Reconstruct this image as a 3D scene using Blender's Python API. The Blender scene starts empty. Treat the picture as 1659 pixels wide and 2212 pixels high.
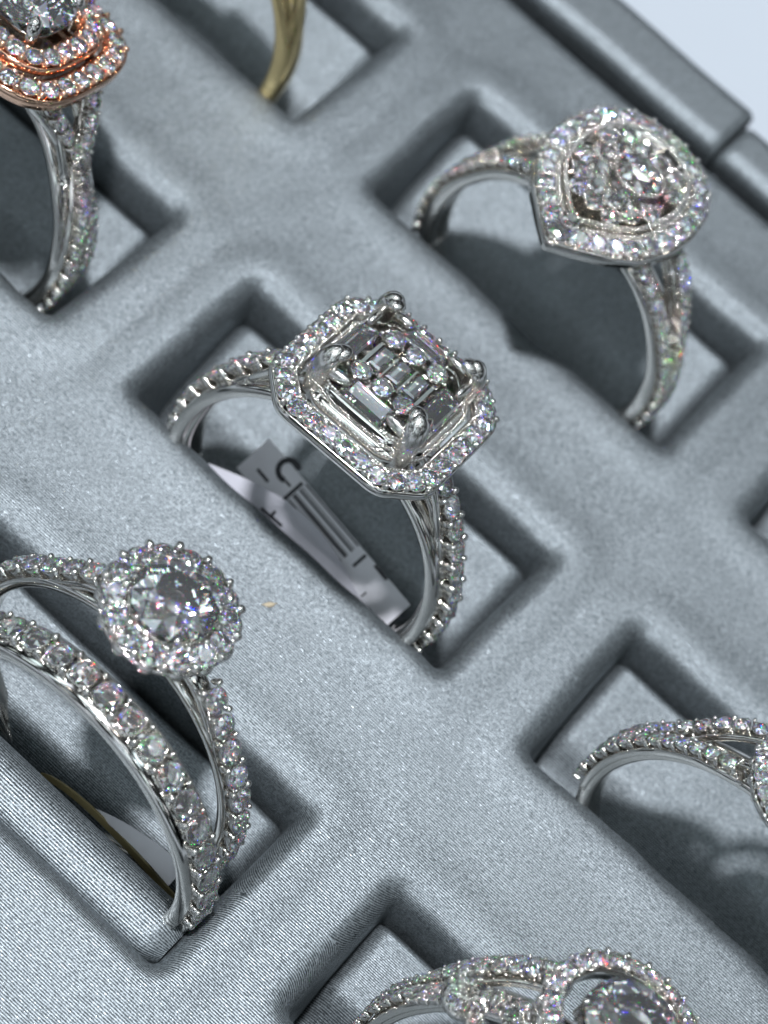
import bpy, math, random
import numpy as np
from mathutils import Vector, Matrix
K = 0.001            # everything below is written in millimetres
rnd = random.Random(7)
sc = bpy.context.scene
col = sc.collection

# ------------------------------------------------------------------ camera
cam_data = bpy.data.cameras.new("camera"); cam = bpy.data.objects.new("camera", cam_data); col.objects.link(cam)
CR = ((0.73581685061721, 0.6232632991400975, 0.2647950571524971),
      (0.6659326323323986, -0.5950089523333371, -0.44999786203464137),
      (-0.12291172255824619, 0.507451679065019, -0.8528689828274976))
CP = (21.83225541, -76.68377288, 128.71818233)
m = Matrix.Identity(4)
for r in range(3):
    m[r][0] = CR[0][r]; m[r][1] = -CR[1][r]; m[r][2] = -CR[2][r]; m[r][3] = CP[r]*K
cam.matrix_world = m
cam_data.sensor_fit = 'HORIZONTAL'; cam_data.sensor_width = 36.0
cam_data.lens = 36.0*5600/1659
cam_data.clip_start = 0.005; cam_data.clip_end = 20
cam_data.dof.use_dof = True
cam_data.dof.focus_distance = 0.1365
cam_data.dof.aperture_fstop = 58
sc.camera = cam

# ------------------------------------------------------------------ world and lamps
w = bpy.data.worlds.new("World"); sc.world = w; w.use_nodes = True
nt = w.node_tree; nt.nodes.clear()
wo = nt.nodes.new('ShaderNodeOutputWorld'); bg = nt.nodes.new('ShaderNodeBackground')
tc = nt.nodes.new('ShaderNodeTexCoord'); vo = nt.nodes.new('ShaderNodeTexVoronoi'); vo.inputs['Scale'].default_value = 4.6
cr = nt.nodes.new('ShaderNodeValToRGB')
e = cr.color_ramp.elements
e[0].position = 0.30; e[0].color = (3.6, 3.6, 3.6, 1); e[1].position = 0.44; e[1].color = (0.03, 0.03, 0.03, 1)
tint = nt.nodes.new('ShaderNodeMixRGB'); tint.blend_type = 'MIX'; tint.inputs[0].default_value = 0.09; tint.inputs[1].default_value = (0.80, 0.92, 1.0, 1)
mulw = nt.nodes.new('ShaderNodeMixRGB'); mulw.blend_type = 'MULTIPLY'; mulw.inputs[0].default_value = 1
nt.links.new(tc.outputs['Generated'], vo.inputs['Vector']); nt.links.new(vo.outputs['Distance'], cr.inputs['Fac'])
nt.links.new(vo.outputs['Color'], tint.inputs[2]); nt.links.new(tint.outputs[0], mulw.inputs[1]); nt.links.new(cr.outputs['Color'], mulw.inputs[2])
# invented room light: patches brightest overhead and toward the viewer, dark behind the tray
dp = nt.nodes.new('ShaderNodeVectorMath'); dp.operation = 'DOT_PRODUCT'; nt.links.new(tc.outputs['Generated'], dp.inputs[0]); dp.inputs[1].default_value = (-0.10, -0.42, 0.90)
mrw = nt.nodes.new('ShaderNodeMapRange'); mrw.interpolation_type = 'SMOOTHSTEP'; nt.links.new(dp.outputs['Value'], mrw.inputs['Value'])
mrw.inputs['From Min'].default_value = 0.05; mrw.inputs['From Max'].default_value = 0.92; mrw.inputs['To Min'].default_value = 0.12; mrw.inputs['To Max'].default_value = 1.3
dirm = nt.nodes.new('ShaderNodeMixRGB'); dirm.blend_type = 'MULTIPLY'; dirm.inputs[0].default_value = 1
nt.links.new(mulw.outputs[0], dirm.inputs[1]); nt.links.new(mrw.outputs[0], dirm.inputs[2])
nt.links.new(dirm.outputs[0], bg.inputs['Color']); nt.links.new(bg.outputs[0], wo.inputs[0])
bg.inputs['Strength'].default_value = 0.52

def lamp(name, loc, size, power, color, target=(0, 0, 0)):
    d = bpy.data.lights.new(name, 'AREA'); d.shape = 'DISK'; d.size = size*K; d.energy = power; d.color = color
    o = bpy.data.objects.new(name, d); col.objects.link(o)
    o.location = Vector(loc)*K
    o.rotation_euler = (Vector(target) - Vector(loc)).to_track_quat('-Z', 'Y').to_euler()
    return o
# the shop's overhead lamp, and small lamps added for sparkle in the stones
lamp("ceiling_lamp", (-45, -60, 500), 36, 2.7, (0.93, 0.95, 1.0))
lr = random.Random(3)
for i in range(16):
    a_ = i*2.39996; rr_ = 90 + 400*math.sqrt(i/16)
    z_ = 620 - rr_*.35
    c_ = [(1, .93, .84), (.9, .95, 1), (.97, .98, 1), (.86, .94, 1)][i % 4]
    y_ = -60 + .75*rr_*math.sin(a_)
    far = 1.0
    lamp("sparkle_lamp", (rr_*math.cos(a_), y_, z_), lr.uniform(22, 34), .022*far, c_)

# ------------------------------------------------------------------ render
sc.render.engine = 'CYCLES'
cy = sc.cycles
cy.max_bounces = 18; cy.transmission_bounces = 18; cy.glossy_bounces = 6; cy.diffuse_bounces = 3; cy.transparent_max_bounces = 8
cy.caustics_refractive = False; cy.caustics_reflective = False
cy.sample_clamp_indirect = 400; cy.sample_clamp_direct = 0
cy.use_denoising = True; cy.denoising_prefilter = 'ACCURATE'
sc.view_settings.view_transform = 'Standard'; sc.view_settings.look = 'None'
sc.view_settings.gamma = 1; sc.view_settings.exposure = 0.33; sc.view_settings.use_curve_mapping = False

# ------------------------------------------------------------------ materials
def mat(name):
    mt = bpy.data.materials.new(name); mt.use_nodes = True; n = mt.node_tree; n.nodes.clear()
    return mt, n, n.nodes.new('ShaderNodeOutputMaterial')
def N(n, t, **kw):
    x = n.nodes.new(t)
    for k, v in kw.items():
        if k in x.inputs: x.inputs[k].default_value = v
        else: setattr(x, k, v)
    return x
def L(n, a, b): n.links.new(a, b)
def math_(n, op, a, b=None, clamp=False):
    x = n.nodes.new('ShaderNodeMath'); x.operation = op; x.use_clamp = clamp
    for i, v in enumerate((a, b)):
        if v is None: continue
        if isinstance(v, (int, float)): x.inputs[i].default_value = v
        else: n.links.new(v, x.inputs[i])
    return x.outputs[0]

def metal_mat(name, colr, rough=0.085, bump=0.12):
    mt, n, out = mat(name)
    p = N(n, 'ShaderNodeBsdfPrincipled'); p.inputs['Metallic'].default_value = 1
    t = N(n, 'ShaderNodeTexCoord'); ns = N(n, 'ShaderNodeTexNoise', Scale=900.0, Detail=5.0)
    L(n, t.outputs['Object'], ns.inputs['Vector'])
    mr = N(n, 'ShaderNodeMapRange'); mr.inputs['To Min'].default_value = rough*0.6; mr.inputs['To Max'].default_value = rough*1.7
    L(n, ns.outputs['Fac'], mr.inputs['Value']); L(n, mr.outputs[0], p.inputs['Roughness'])
    mx = N(n, 'ShaderNodeMixRGB'); mx.inputs[1].default_value = (*[c*0.86 for c in colr], 1); mx.inputs[2].default_value = (*colr, 1)
    L(n, ns.outputs['Fac'], mx.inputs[0]); L(n, mx.outputs[0], p.inputs['Base Color'])
    b = N(n, 'ShaderNodeBump', Strength=bump, Distance=0.00006); L(n, ns.outputs['Fac'], b.inputs['Height']); L(n, b.outputs[0], p.inputs['Normal'])
    L(n, p.outputs[0], out.inputs[0]); return mt
M_white = metal_mat("white_gold", (0.74, 0.715, 0.68))
M_claw = metal_mat("white_gold_soft", (0.72, 0.70, 0.665), 0.2, 0.02)
M_rose = metal_mat("rose_gold", (0.90, 0.58, 0.42))
M_gold = metal_mat("yellow_gold", (0.95, 0.74, 0.38), 0.12)
def diamond_mat():
    mt, n, out = mat("diamond")
    outs = []
    base = N(n, 'ShaderNodeBsdfGlass', IOR=2.417, Roughness=0.0)
    for c, ior in (((1, 0, 0, 1), 2.37), ((0, 1, 0, 1), 2.42), ((0, 0, 1, 1), 2.49)):
        g = N(n, 'ShaderNodeBsdfGlass', IOR=ior, Roughness=0.0); g.inputs['Color'].default_value = c; outs.append(g.outputs[0])
    a = N(n, 'ShaderNodeAddShader'); L(n, outs[0], a.inputs[0]); L(n, outs[1], a.inputs[1])
    b = N(n, 'ShaderNodeAddShader'); L(n, a.outputs[0], b.inputs[0]); L(n, outs[2], b.inputs[1])
    mxs = N(n, 'ShaderNodeMixShader'); mxs.inputs[0].default_value = 0.11
    L(n, base.outputs[0], mxs.inputs[1]); L(n, b.outputs[0], mxs.inputs[2])
    # a faint film added in the colour to lift the stones' dark insides
    haze = N(n, 'ShaderNodeBsdfDiffuse'); haze.inputs['Color'].default_value = (0.88, 0.90, 0.92, 1)
    m2 = N(n, 'ShaderNodeMixShader'); m2.inputs[0].default_value = 0.05
    L(n, mxs.outputs[0], m2.inputs[1]); L(n, haze.outputs[0], m2.inputs[2])
    L(n, m2.outputs[0], out.inputs[0]); return mt
M_dia = diamond_mat()

def fabric_mat():
    """grey metallic satin: fine ribs along the tray, mottled threads, tiny glints"""
    mt, n, out = mat("grey_satin")
    p = N(n, 'ShaderNodeBsdfPrincipled')
    at = N(n, 'ShaderNodeAttribute'); at.attribute_name = 'rib'
    t = N(n, 'ShaderNodeTexCoord')
    sx = N(n, 'ShaderNodeSeparateXYZ'); L(n, t.outputs['Object'], sx.inputs[0])
    # slow wobble of the ribs
    wob = N(n, 'ShaderNodeTexNoise', Scale=55.0, Detail=2.0); L(n, t.outputs['Object'], wob.inputs['Vector'])
    ph = math_(n, 'ADD', at.outputs['Fac'], math_(n, 'MULTIPLY', wob.outputs['Fac'], 0.10))
    rib = math_(n, 'SINE', math_(n, 'MULTIPLY', ph, 2*math.pi/0.15))
    # threads: noise stretched along the rib, cut across it
    cv = N(n, 'ShaderNodeCombineXYZ')
    L(n, math_(n, 'MULTIPLY', sx.outputs['X'], 1000*2.6), cv.inputs[0]); L(n, math_(n, 'MULTIPLY', at.outputs['Fac'], 8.0), cv.inputs[1])
    th = N(n, 'ShaderNodeTexNoise', Scale=1.0, Detail=3.0, Roughness=0.7); L(n, cv.outputs[0], th.inputs['Vector'])
    cv2 = N(n, 'ShaderNodeCombineXYZ')
    L(n, math_(n, 'MULTIPLY', sx.outputs['X'], 1000*9.0), cv2.inputs[0]); L(n, math_(n, 'MULTIPLY', at.outputs['Fac'], 3.0), cv2.inputs[1])
    th2 = N(n, 'ShaderNodeTexNoise', Scale=1.0, Detail=3.0, Roughness=0.7); L(n, cv2.outputs[0], th2.inputs['Vector'])
    gr = N(n, 'ShaderNodeTexNoise', Scale=9000.0, Detail=2.0); L(n, t.outputs['Object'], gr.inputs['Vector'])
    h = math_(n, 'ADD', math_(n, 'MULTIPLY', rib, 0.65),
              math_(n, 'ADD', math_(n, 'MULTIPLY', th.outputs['Fac'], 1.6), math_(n, 'ADD', math_(n, 'MULTIPLY', th2.outputs['Fac'], 1.2), math_(n, 'MULTIPLY', gr.outputs['Fac'], 1.1))))
    b = N(n, 'ShaderNodeBump', Strength=0.4, Distance=0.000030); L(n, h, b.inputs['Height']); L(n, b.outputs[0], p.inputs['Normal'])
    # colour: thread mottling
    s = math_(n, 'ADD', math_(n, 'MULTIPLY', rib, 0.16), math_(n, 'ADD', math_(n, 'MULTIPLY', th.outputs['Fac'], 0.5), math_(n, 'MULTIPLY', gr.outputs['Fac'], 0.6)))
    rp = N(n, 'ShaderNodeValToRGB'); r_ = rp.color_ramp.elements
    r_[0].position = 0.38; r_[0].color = (0.042, 0.051, 0.056, 1); r_[1].position = 0.74; r_[1].color = (0.318, 0.355, 0.375, 1)
    L(n, s, rp.inputs['Fac']); L(n, rp.outputs[0], p.inputs['Base Color'])
    # glints: sparse bright metallic flecks
    v = N(n, 'ShaderNodeTexVoronoi', Scale=8500.0); L(n, t.outputs['Object'], v.inputs['Vector'])
    sc_ = N(n, 'ShaderNodeSeparateColor'); L(n, v.outputs['Color'], sc_.inputs[0])
    fl = math_(n, 'GREATER_THAN', sc_.outputs[0], 0.95)
    L(n, math_(n, 'ADD', 0.70, math_(n, 'MULTIPLY', fl, 0.15)), p.inputs['Metallic'])
    L(n, math_(n, 'SUBTRACT', 0.47, math_(n, 'MULTIPLY', fl, 0.09)), p.inputs['Roughness'])
    L(n, p.outputs[0], out.inputs[0]); return mt
M_fab = fabric_mat()
def plain(name, colr, rough=0.6, bscale=None, var=0.12, sss=0):
    mt, n, out = mat(name); p = N(n, 'ShaderNodeBsdfPrincipled', Roughness=rough)
    t = N(n, 'ShaderNodeTexCoord'); ns = N(n, 'ShaderNodeTexNoise', Scale=bscale or 600.0, Detail=4.0); L(n, t.outputs['Object'], ns.inputs['Vector'])
    mx = N(n, 'ShaderNodeMixRGB'); mx.inputs[1].default_value = (*[c*(1-var) for c in colr], 1); mx.inputs[2].default_value = (*[min(1, c*(1+var)) for c in colr], 1)
    L(n, ns.outputs['Fac'], mx.inputs[0]); L(n, mx.outputs[0], p.inputs['Base Color'])
    b = N(n, 'ShaderNodeBump', Strength=0.2, Distance=0.00005); L(n, ns.outputs['Fac'], b.inputs['Height']); L(n, b.outputs[0], p.inputs['Normal'])
    L(n, p.outputs[0], out.inputs[0]); return mt
M_paper = plain("tag_paper", (0.78, 0.78, 0.82), 0.85)
M_ink = plain("ink", (0.015, 0.015, 0.02), 0.5)
M_kraft = plain("ochre_cord", (0.30, 0.25, 0.12), 0.6)
M_counter = plain("white_counter", (0.45, 0.49, 0.535), 0.5, 40.0, 0.03)
M_lint = plain("lint", (0.45, 0.38, 0.27), 0.9)
M_glint = plain("yellow_glint", (0.75, 0.62, 0.25), 0.5)

# ------------------------------------------------------------------ mesh helpers
class MB:
    def __init__(s): s.v = []; s.f = []; s.sm = []
    def add(s, vs, fs, mtx=None, smooth=True):
        o = len(s.v)
        s.v.extend([(mtx @ Vector(v)) if mtx is not None else Vector(v) for v in vs])
        s.f.extend([tuple(i+o for i in f) for f in fs]); s.sm.extend([smooth]*len(fs))
    def mesh(s, name):
        me = bpy.data.meshes.new(name); me.from_pydata([tuple(c*K for c in v) for v in s.v], [], s.f)
        me.polygons.foreach_set('use_smooth', s.sm); me.update(); return me
    def build(s, name, m, parent=None):
        me = s.mesh(name); me.materials.append(m); o = bpy.data.objects.new(name, me); col.objects.link(o)
        if parent: o.parent = parent
        return o
def tag(o, label, cat, group=None):
    o['label'] = label; o['category'] = cat
    if group: o['group'] = group
def empty(name, loc, rot=None):
    o = bpy.data.objects.new(name, None); o.empty_display_size = 2*K; col.objects.link(o)
    o.location = Vector(loc)*K
    if rot is not None: o.rotation_euler = rot.to_euler()
    return o

def lathe(profile, n=14):
    vs = []; fs = []
    for (r, z) in profile:
        for i in range(n):
            a = 2*math.pi*i/n; vs.append((r*math.cos(a), r*math.sin(a), z))
    for j in range(len(profile)-1):
        for i in range(n):
            a, b = j*n+i, j*n+(i+1) % n
            fs.append((a, b, b+n, a+n))
    return vs, fs
def ico():
    import bmesh
    bm = bmesh.new(); bmesh.ops.create_icosphere(bm, subdivisions=2, radius=1)
    vs = [tuple(v.co) for v in bm.verts]; fs = [tuple(v.index for v in f.verts) for f in bm.faces]; bm.free(); return vs, fs
ICO = ico()
CUP = lathe([(0.0, -1.0), (0.5, -0.98), (0.86, -0.55), (1.03, -0.1), (1.05, 0.03), (1.0, 0.05), (0.965, 0.0), (0.30, -0.88), (0.0, -0.93)], 16)

def convex(points):
    import bmesh
    bm = bmesh.new()
    for q in points: bm.verts.new(q)
    r = bmesh.ops.convex_hull(bm, input=bm.verts)
    bmesh.ops.dissolve_limit(bm, angle_limit=math.radians(1.0), verts=bm.verts, edges=bm.edges)
    bm.verts.ensure_lookup_table(); bm.verts.index_update()
    vs = [tuple(v.co) for v in bm.verts]; fs = [tuple(v.index for v in f.verts) for f in bm.faces]; bm.free(); return vs, fs
def mesh_from(name, vf, m):
    b = MB(); b.add(*vf, smooth=False); me = b.mesh(name); me.materials.append(m); return me
def brilliant_pts(sx=1.0, sy=1.0):
    P = []
    for i in range(8):
        a = 2*math.pi*(i+.5)/8; P.append((0.55*math.cos(a), 0.55*math.sin(a), 0.31))        # table
    for i in range(8):
        a = 2*math.pi*i/8; P.append((0.765*math.cos(a), 0.765*math.sin(a), 0.20))            # star / kite points
    for i in range(16):
        a = 2*math.pi*i/16; P.append((math.cos(a), math.sin(a), 0.03)); P.append((math.cos(a), math.sin(a), -0.03))
    for i in range(8):
        a = 2*math.pi*(i+.5)/8; P.append((0.24*math.cos(a), 0.24*math.sin(a), -0.685))
    P.append((0, 0, -0.88))
    return [(x*sx, y*sy, z) for x, y, z in P]
ME_BR = mesh_from("brilliant_diamond", convex(brilliant_pts()), M_dia)
def baguette_pts(l, w_):
    P = []
    for k, z in ((0.62, 0.26), (0.85, 0.17), (1.0, 0.03), (1.0, -0.04)):
        a = l - (1-k)*w_; b = w_*k; P += [(sx*a, sy*b, z) for sx in (-1, 1) for sy in (-1, 1)]
    for k, z in ((0.7, -0.35), (0.35, -0.6)):
        a = l - (1-k)*w_; b = w_*k; P += [(sx*a, sy*b, z) for sx in (-1, 1) for sy in (-1, 1)]
    P += [(-(l-w_), 0, -0.72), (l-w_, 0, -0.72)]
    return P

def frame(pos, n, t):
    n = Vector(n).normalized(); t = Vector(t); t = (t - n*t.dot(n)).normalized(); b = n.cross(t)
    return Matrix(((t.x, b.x, n.x, pos[0]), (t.y, b.y, n.y, pos[1]), (t.z, b.z, n.z, pos[2]), (0, 0, 0, 1)))
def stone(parent, pos, n, t, r, me=None, spin=None, name="diamond", jit=0.07):
    """a gem as an object of its own, slightly misaligned as real settings are"""
    o = bpy.data.objects.new(name, me or ME_BR); col.objects.link(o); o.parent = parent
    nn = Vector(n).normalized() + Vector((rnd.uniform(-jit, jit), rnd.uniform(-jit, jit), rnd.uniform(-jit, jit)))
    M = frame(pos, nn, t) @ Matrix.Rotation(rnd.uniform(0, 6.28) if spin is None else spin, 4, 'Z')
    M = M @ Matrix.Scale(r, 4)
    M.translation = Vector(pos)*K
    o.matrix_local = M
    return o
def cup(mb, pos, n, t, r): mb.add(*CUP, mtx=frame(pos, n, t) @ Matrix.Scale(r, 4))
def bead(mb, pos, r, n=(0, 0, 1), t=(1, 0, 0), sq=(1, 1, 1)):
    mb.add(*ICO, mtx=frame(pos, n, t) @ Matrix.Diagonal((r*sq[0], r*sq[1], r*sq[2], 1)))

def sweep(mb, P, Nn, Ws, Ts, closed=False, dome=0.25):
    """solid strand: P = outer centre line, Nn = outward normals, width, thickness"""
    n = len(P); P = [Vector(p) for p in P]; rings = []
    sec = [(-.5, -.12), (-.5, -.8), (-.42, -.97), (-.2, -1.0), (.2, -1.0), (.42, -.97), (.5, -.8), (.5, -.12), (.4, 0.02), (.18, dome*.3+.02), (-.18, dome*.3+.02), (-.4, 0.02)]
    for i in range(n):
        a = P[(i-1) % n] if closed or i > 0 else P[i]; b = P[(i+1) % n] if closed or i < n-1 else P[i]
        t = (b-a).normalized(); nn = Vector(Nn[i]); nn = (nn - t*nn.dot(t)).normalized(); l = t.cross(nn)
        rings.append([P[i] + l*(x*Ws[i]) + nn*(z*Ts[i]) for x, z in sec])
    vs = [v for r in rings for v in r]; k = len(sec); fs = []
    for i in range(n if closed else n-1):
        j = (i+1) % n
        for q in range(k):
            q2 = (q+1) % k; fs.append((i*k+q, i*k+q2, j*k+q2, j*k+q))
    if not closed: fs.append(tuple(range(k))); fs.append(tuple((n-1)*k+q for q in reversed(range(k))))
    mb.add(vs, fs)

def resample(pts, n, closed=True):
    pts = [Vector(p) for p in pts]; q = pts + [pts[0]] if closed else pts
    ds = [0]
    for a, b in zip(q, q[1:]): ds.append(ds[-1] + (b-a).length)
    out = []
    for i in range(n):
        s = ds[-1]*i/(n if closed else n-1); j = 0
        while j < len(ds)-2 and ds[j+1] < s: j += 1
        f = (s-ds[j])/max(1e-9, ds[j+1]-ds[j]); out.append((q[j].lerp(q[j+1], f), (q[j+1]-q[j]).normalized()))
    return out, ds[-1]
def offset(pts, d):
    """inward offset of a counter-clockwise closed outline"""
    n = len(pts); o = []
    for i in range(n):
        t = (Vector(pts[(i+1) % n]) - Vector(pts[i-1])).normalized(); o.append(Vector(pts[i]) + Vector((-t.y, t.x))*d)
    return o
def loft(mb, outline, prof, cap0=True, cap1=True):
    """stack of inward offsets of one outline: prof = [(offset, z), ...]"""
    n = len(outline); vs = []; fs = []
    for d, z in prof:
        for q in offset(outline, d): vs.append((q.x, q.y, z))
    for j in range(len(prof)-1):
        for i in range(n):
            a, b = j*n+i, j*n+(i+1) % n; fs.append((a, b, b+n, a+n))
    if cap0: fs.append(tuple(reversed(range(n))))
    if cap1:
        o_ = (len(prof)-1)*n; c_ = sum((Vector(v) for v in vs[o_:o_+n]), Vector((0, 0, 0)))/n; vs.append(tuple(c_))
        fs += [(o_+i, o_+(i+1) % n, len(vs)-1) for i in range(n)]
    mb.add(vs, fs)
def loop_loft(mb, outline, sec):
    """closed cross-section carried round an outline (an annular rail)"""
    n = len(outline); vs = []; fs = []; k = len(sec)
    for d, z in sec:
        for q in offset(outline, d): vs.append((q.x, q.y, z))
    for j in range(k):
        for i in range(n):
            a, b = j*n+i, j*n+(i+1) % n; c, d = ((j+1) % k)*n+(i+1) % n, ((j+1) % k)*n+i; fs.append((a, b, c, d))
    mb.add(vs, fs)
def superell(a, b, e, n=96, rot=0):
    o = []
    for i in range(n):
        t = 2*math.pi*i/n; c, s = math.cos(t), math.sin(t)
        x = a*math.copysign(abs(c)**(2/e), c); y = b*math.copysign(abs(s)**(2/e), s); o.append(Vector((x, y)))
    r, _ = resample(o, n); return [p for p, _ in r]

# ------------------------------------------------------------------ rings
class Ring:
    """local frame: origin at the lowest point of the shank, x along the slot, y across, z up"""
    def __init__(s, g, th=1.3, label='', group=None, name='diamond_ring'):
        u0, v0, zc, tilt, yaw, rin = g
        s.rin = rin; s.rout = rin+th; s.cz = s.rout
        R = Matrix.Rotation(math.radians(yaw), 4, 'Z') @ Matrix.Rotation(-math.radians(tilt), 4, 'X')
        c = Vector((u0, v0, zc)); base = c + R @ Vector((0, 0, -s.rout))
        s.root = empty(name, base, R); tag(s.root, label, 'ring', group)
    def at(s, phi, R, y=0): return Vector((R*math.sin(phi), y, s.cz + R*math.cos(phi)))
    def n(s, phi): return Vector((math.sin(phi), 0, math.cos(phi)))
    def top(s): return s.cz + s.rout

def strand(ring, mb, p0, p1, R, y, wd, th, n=60, closed=False):
    P = []; Nn = []; Ws = []; Ts = []
    for i in range(n):
        f = i/(n if closed else n-1); ph = p0 + (p1-p0)*f
        P.append(ring.at(ph, R(ph), y(ph))); Nn.append(ring.n(ph)); Ws.append(wd(ph)); Ts.append(th(ph))
    sweep(mb, P, Nn, Ws, Ts, closed)
def pave(ring, mb, parent, p0, p1, R, y, r, gap=1.12, beads=True, side=0.78, bs=0.3, lean=0.0, skip=0):
    """one row of stones with cups and prong beads along a strand; mb gets the metal"""
    N_ = 200; pts = []
    for i in range(N_+1):
        ph = p0+(p1-p0)*i/N_; pts.append(ring.at(ph, R(ph), y(ph)))
    tot = sum((b-a).length for a, b in zip(pts, pts[1:])); cnt = max(1, int(round(tot/(2*r*gap))))
    rs, _ = resample(pts, cnt*2+1, closed=False)
    for i, (p, t) in enumerate(rs):
        t = (rs[min(i+1, len(rs)-1)][0] - rs[max(i-1, 0)][0]).normalized()
        ph = math.atan2(p.x, p.z-ring.cz); n = ring.n(ph); n = (n - t*n.dot(t)).normalized(); l = t.cross(n)
        if lean: n = (n + l*lean).normalized(); l = t.cross(n)
        if i % 2: 
            mb_r = r*rnd.uniform(0.97, 1.03)
            cup(mb, p, n, t, mb_r); stone(parent, p, n, t, mb_r)
        elif beads:
            for sd in (-1, 1):
                q = p + l*(sd*r*side) + n*(0.06*r)
                bead(mb, q, r*bs*rnd.uniform(0.85, 1.15), n, t, (1, 1.15, 1.1))
                bead(mb, q - n*r*0.38 + l*(sd*r*.03), r*bs, n, t, (1.15, .9, 2.1))
def halo_row(mb, parent, outline, cnt, z, r, ph=0.0, nrm=None, out_lean=0.12, beads=2, bs=0.2, ins=1.0):
    rs, _ = resample(outline, cnt*2)
    n_ = len(rs)
    for i, (p, t) in enumerate(rs):
        t2 = (rs[(i+1) % n_][0] - rs[(i-1) % n_][0]).normalized(); o = Vector((t2.y, -t2.x, 0)); t3 = Vector((t2.x, t2.y, 0))
        n = (Vector((0, 0, 1)) + o*out_lean).normalized(); pos = Vector((p.x, p.y, z))
        if i % 2:
            rr = r*rnd.uniform(0.97, 1.03); cup(mb, pos, n, t3, rr); stone(parent, pos, n, t3, rr)
        else:
            for sd in ((1, -1) if beads == 2 else (1,)):
                q = pos + o*(sd*r*0.78*(1 if sd > 0 else ins)) + n*0.05*r
                bead(mb, q, r*bs*1.3*rnd.uniform(.9, 1.2), n, t3, (1, 1.25, 1.1)); bead(mb, q - n*r*0.4, r*bs*1.3, n, t3, (1.5, .9, 2.0))
def milgrain(mb, outline, z, r, gap=2.0):
    _, tot = resample(outline, 4); cnt = int(tot/(r*gap)); rs, _ = resample(outline, cnt)
    for p, t in rs: bead(mb, (p.x, p.y, z), r)
def claw(mb, pos, inward, h, r, tip=0.55):
    """a stout prong: column from below that bends inwards over the stone"""
    p = Vector(pos); i = Vector(inward).normalized(); P = []
    for k in range(9):
        f = k/8; P.append(p + Vector((0, 0, -h*(1-f))) + i*(tip*max(0, f-.55)**1.6*2.2))
    Nn = [(-i) + Vector((0, 0, .2)) for _ in P]
    vs = []; fs = []; m_ = 12
    for k, q in enumerate(P):
        f = k/8; rr = r*(0.72+.28*min(1, f*1.6))*(1 if f < .75 else math.sqrt(max(.05, 1-((f-.75)/.26)**2)))
        t = (P[min(8, k+1)] - P[max(0, k-1)]).normalized(); a = t.cross(i).normalized(); b = a.cross(t)
        for j in range(m_):
            an = 2*math.pi*j/m_; vs.append(q + a*(rr*math.cos(an)) + b*(rr*.85*math.sin(an)))
    for k in range(8):
        for j in range(m_): fs.append((k*m_+j, k*m_+(j+1) % m_, (k+1)*m_+(j+1) % m_, (k+1)*m_+j))
    fs.append(tuple(8*m_+j for j in range(m_))); mb.add(vs, fs)
def strut(mb, a, b, wa, wb, n=10, bow=(0, 0, 0), up=(0, 1, 0)):
    a = Vector(a); b = Vector(b); P = [a.lerp(b, i/(n-1)) + Vector(bow)*math.sin(math.pi*i/(n-1)) for i in range(n)]
    d = (b-a).normalized(); nn = Vector(up) - d*Vector(up).dot(d)
    sweep(mb, P, [nn]*n, [wa+(wb-wa)*i/(n-1) for i in range(n)], [wa*.8+(wb-wa)*.8*i/(n-1) for i in range(n)])

PI = math.pi
rad = math.radians
def smooth(a, b, x):
    t = min(1, max(0, (x-a)/(b-a))); return t*t*(3-2*t)

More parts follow.
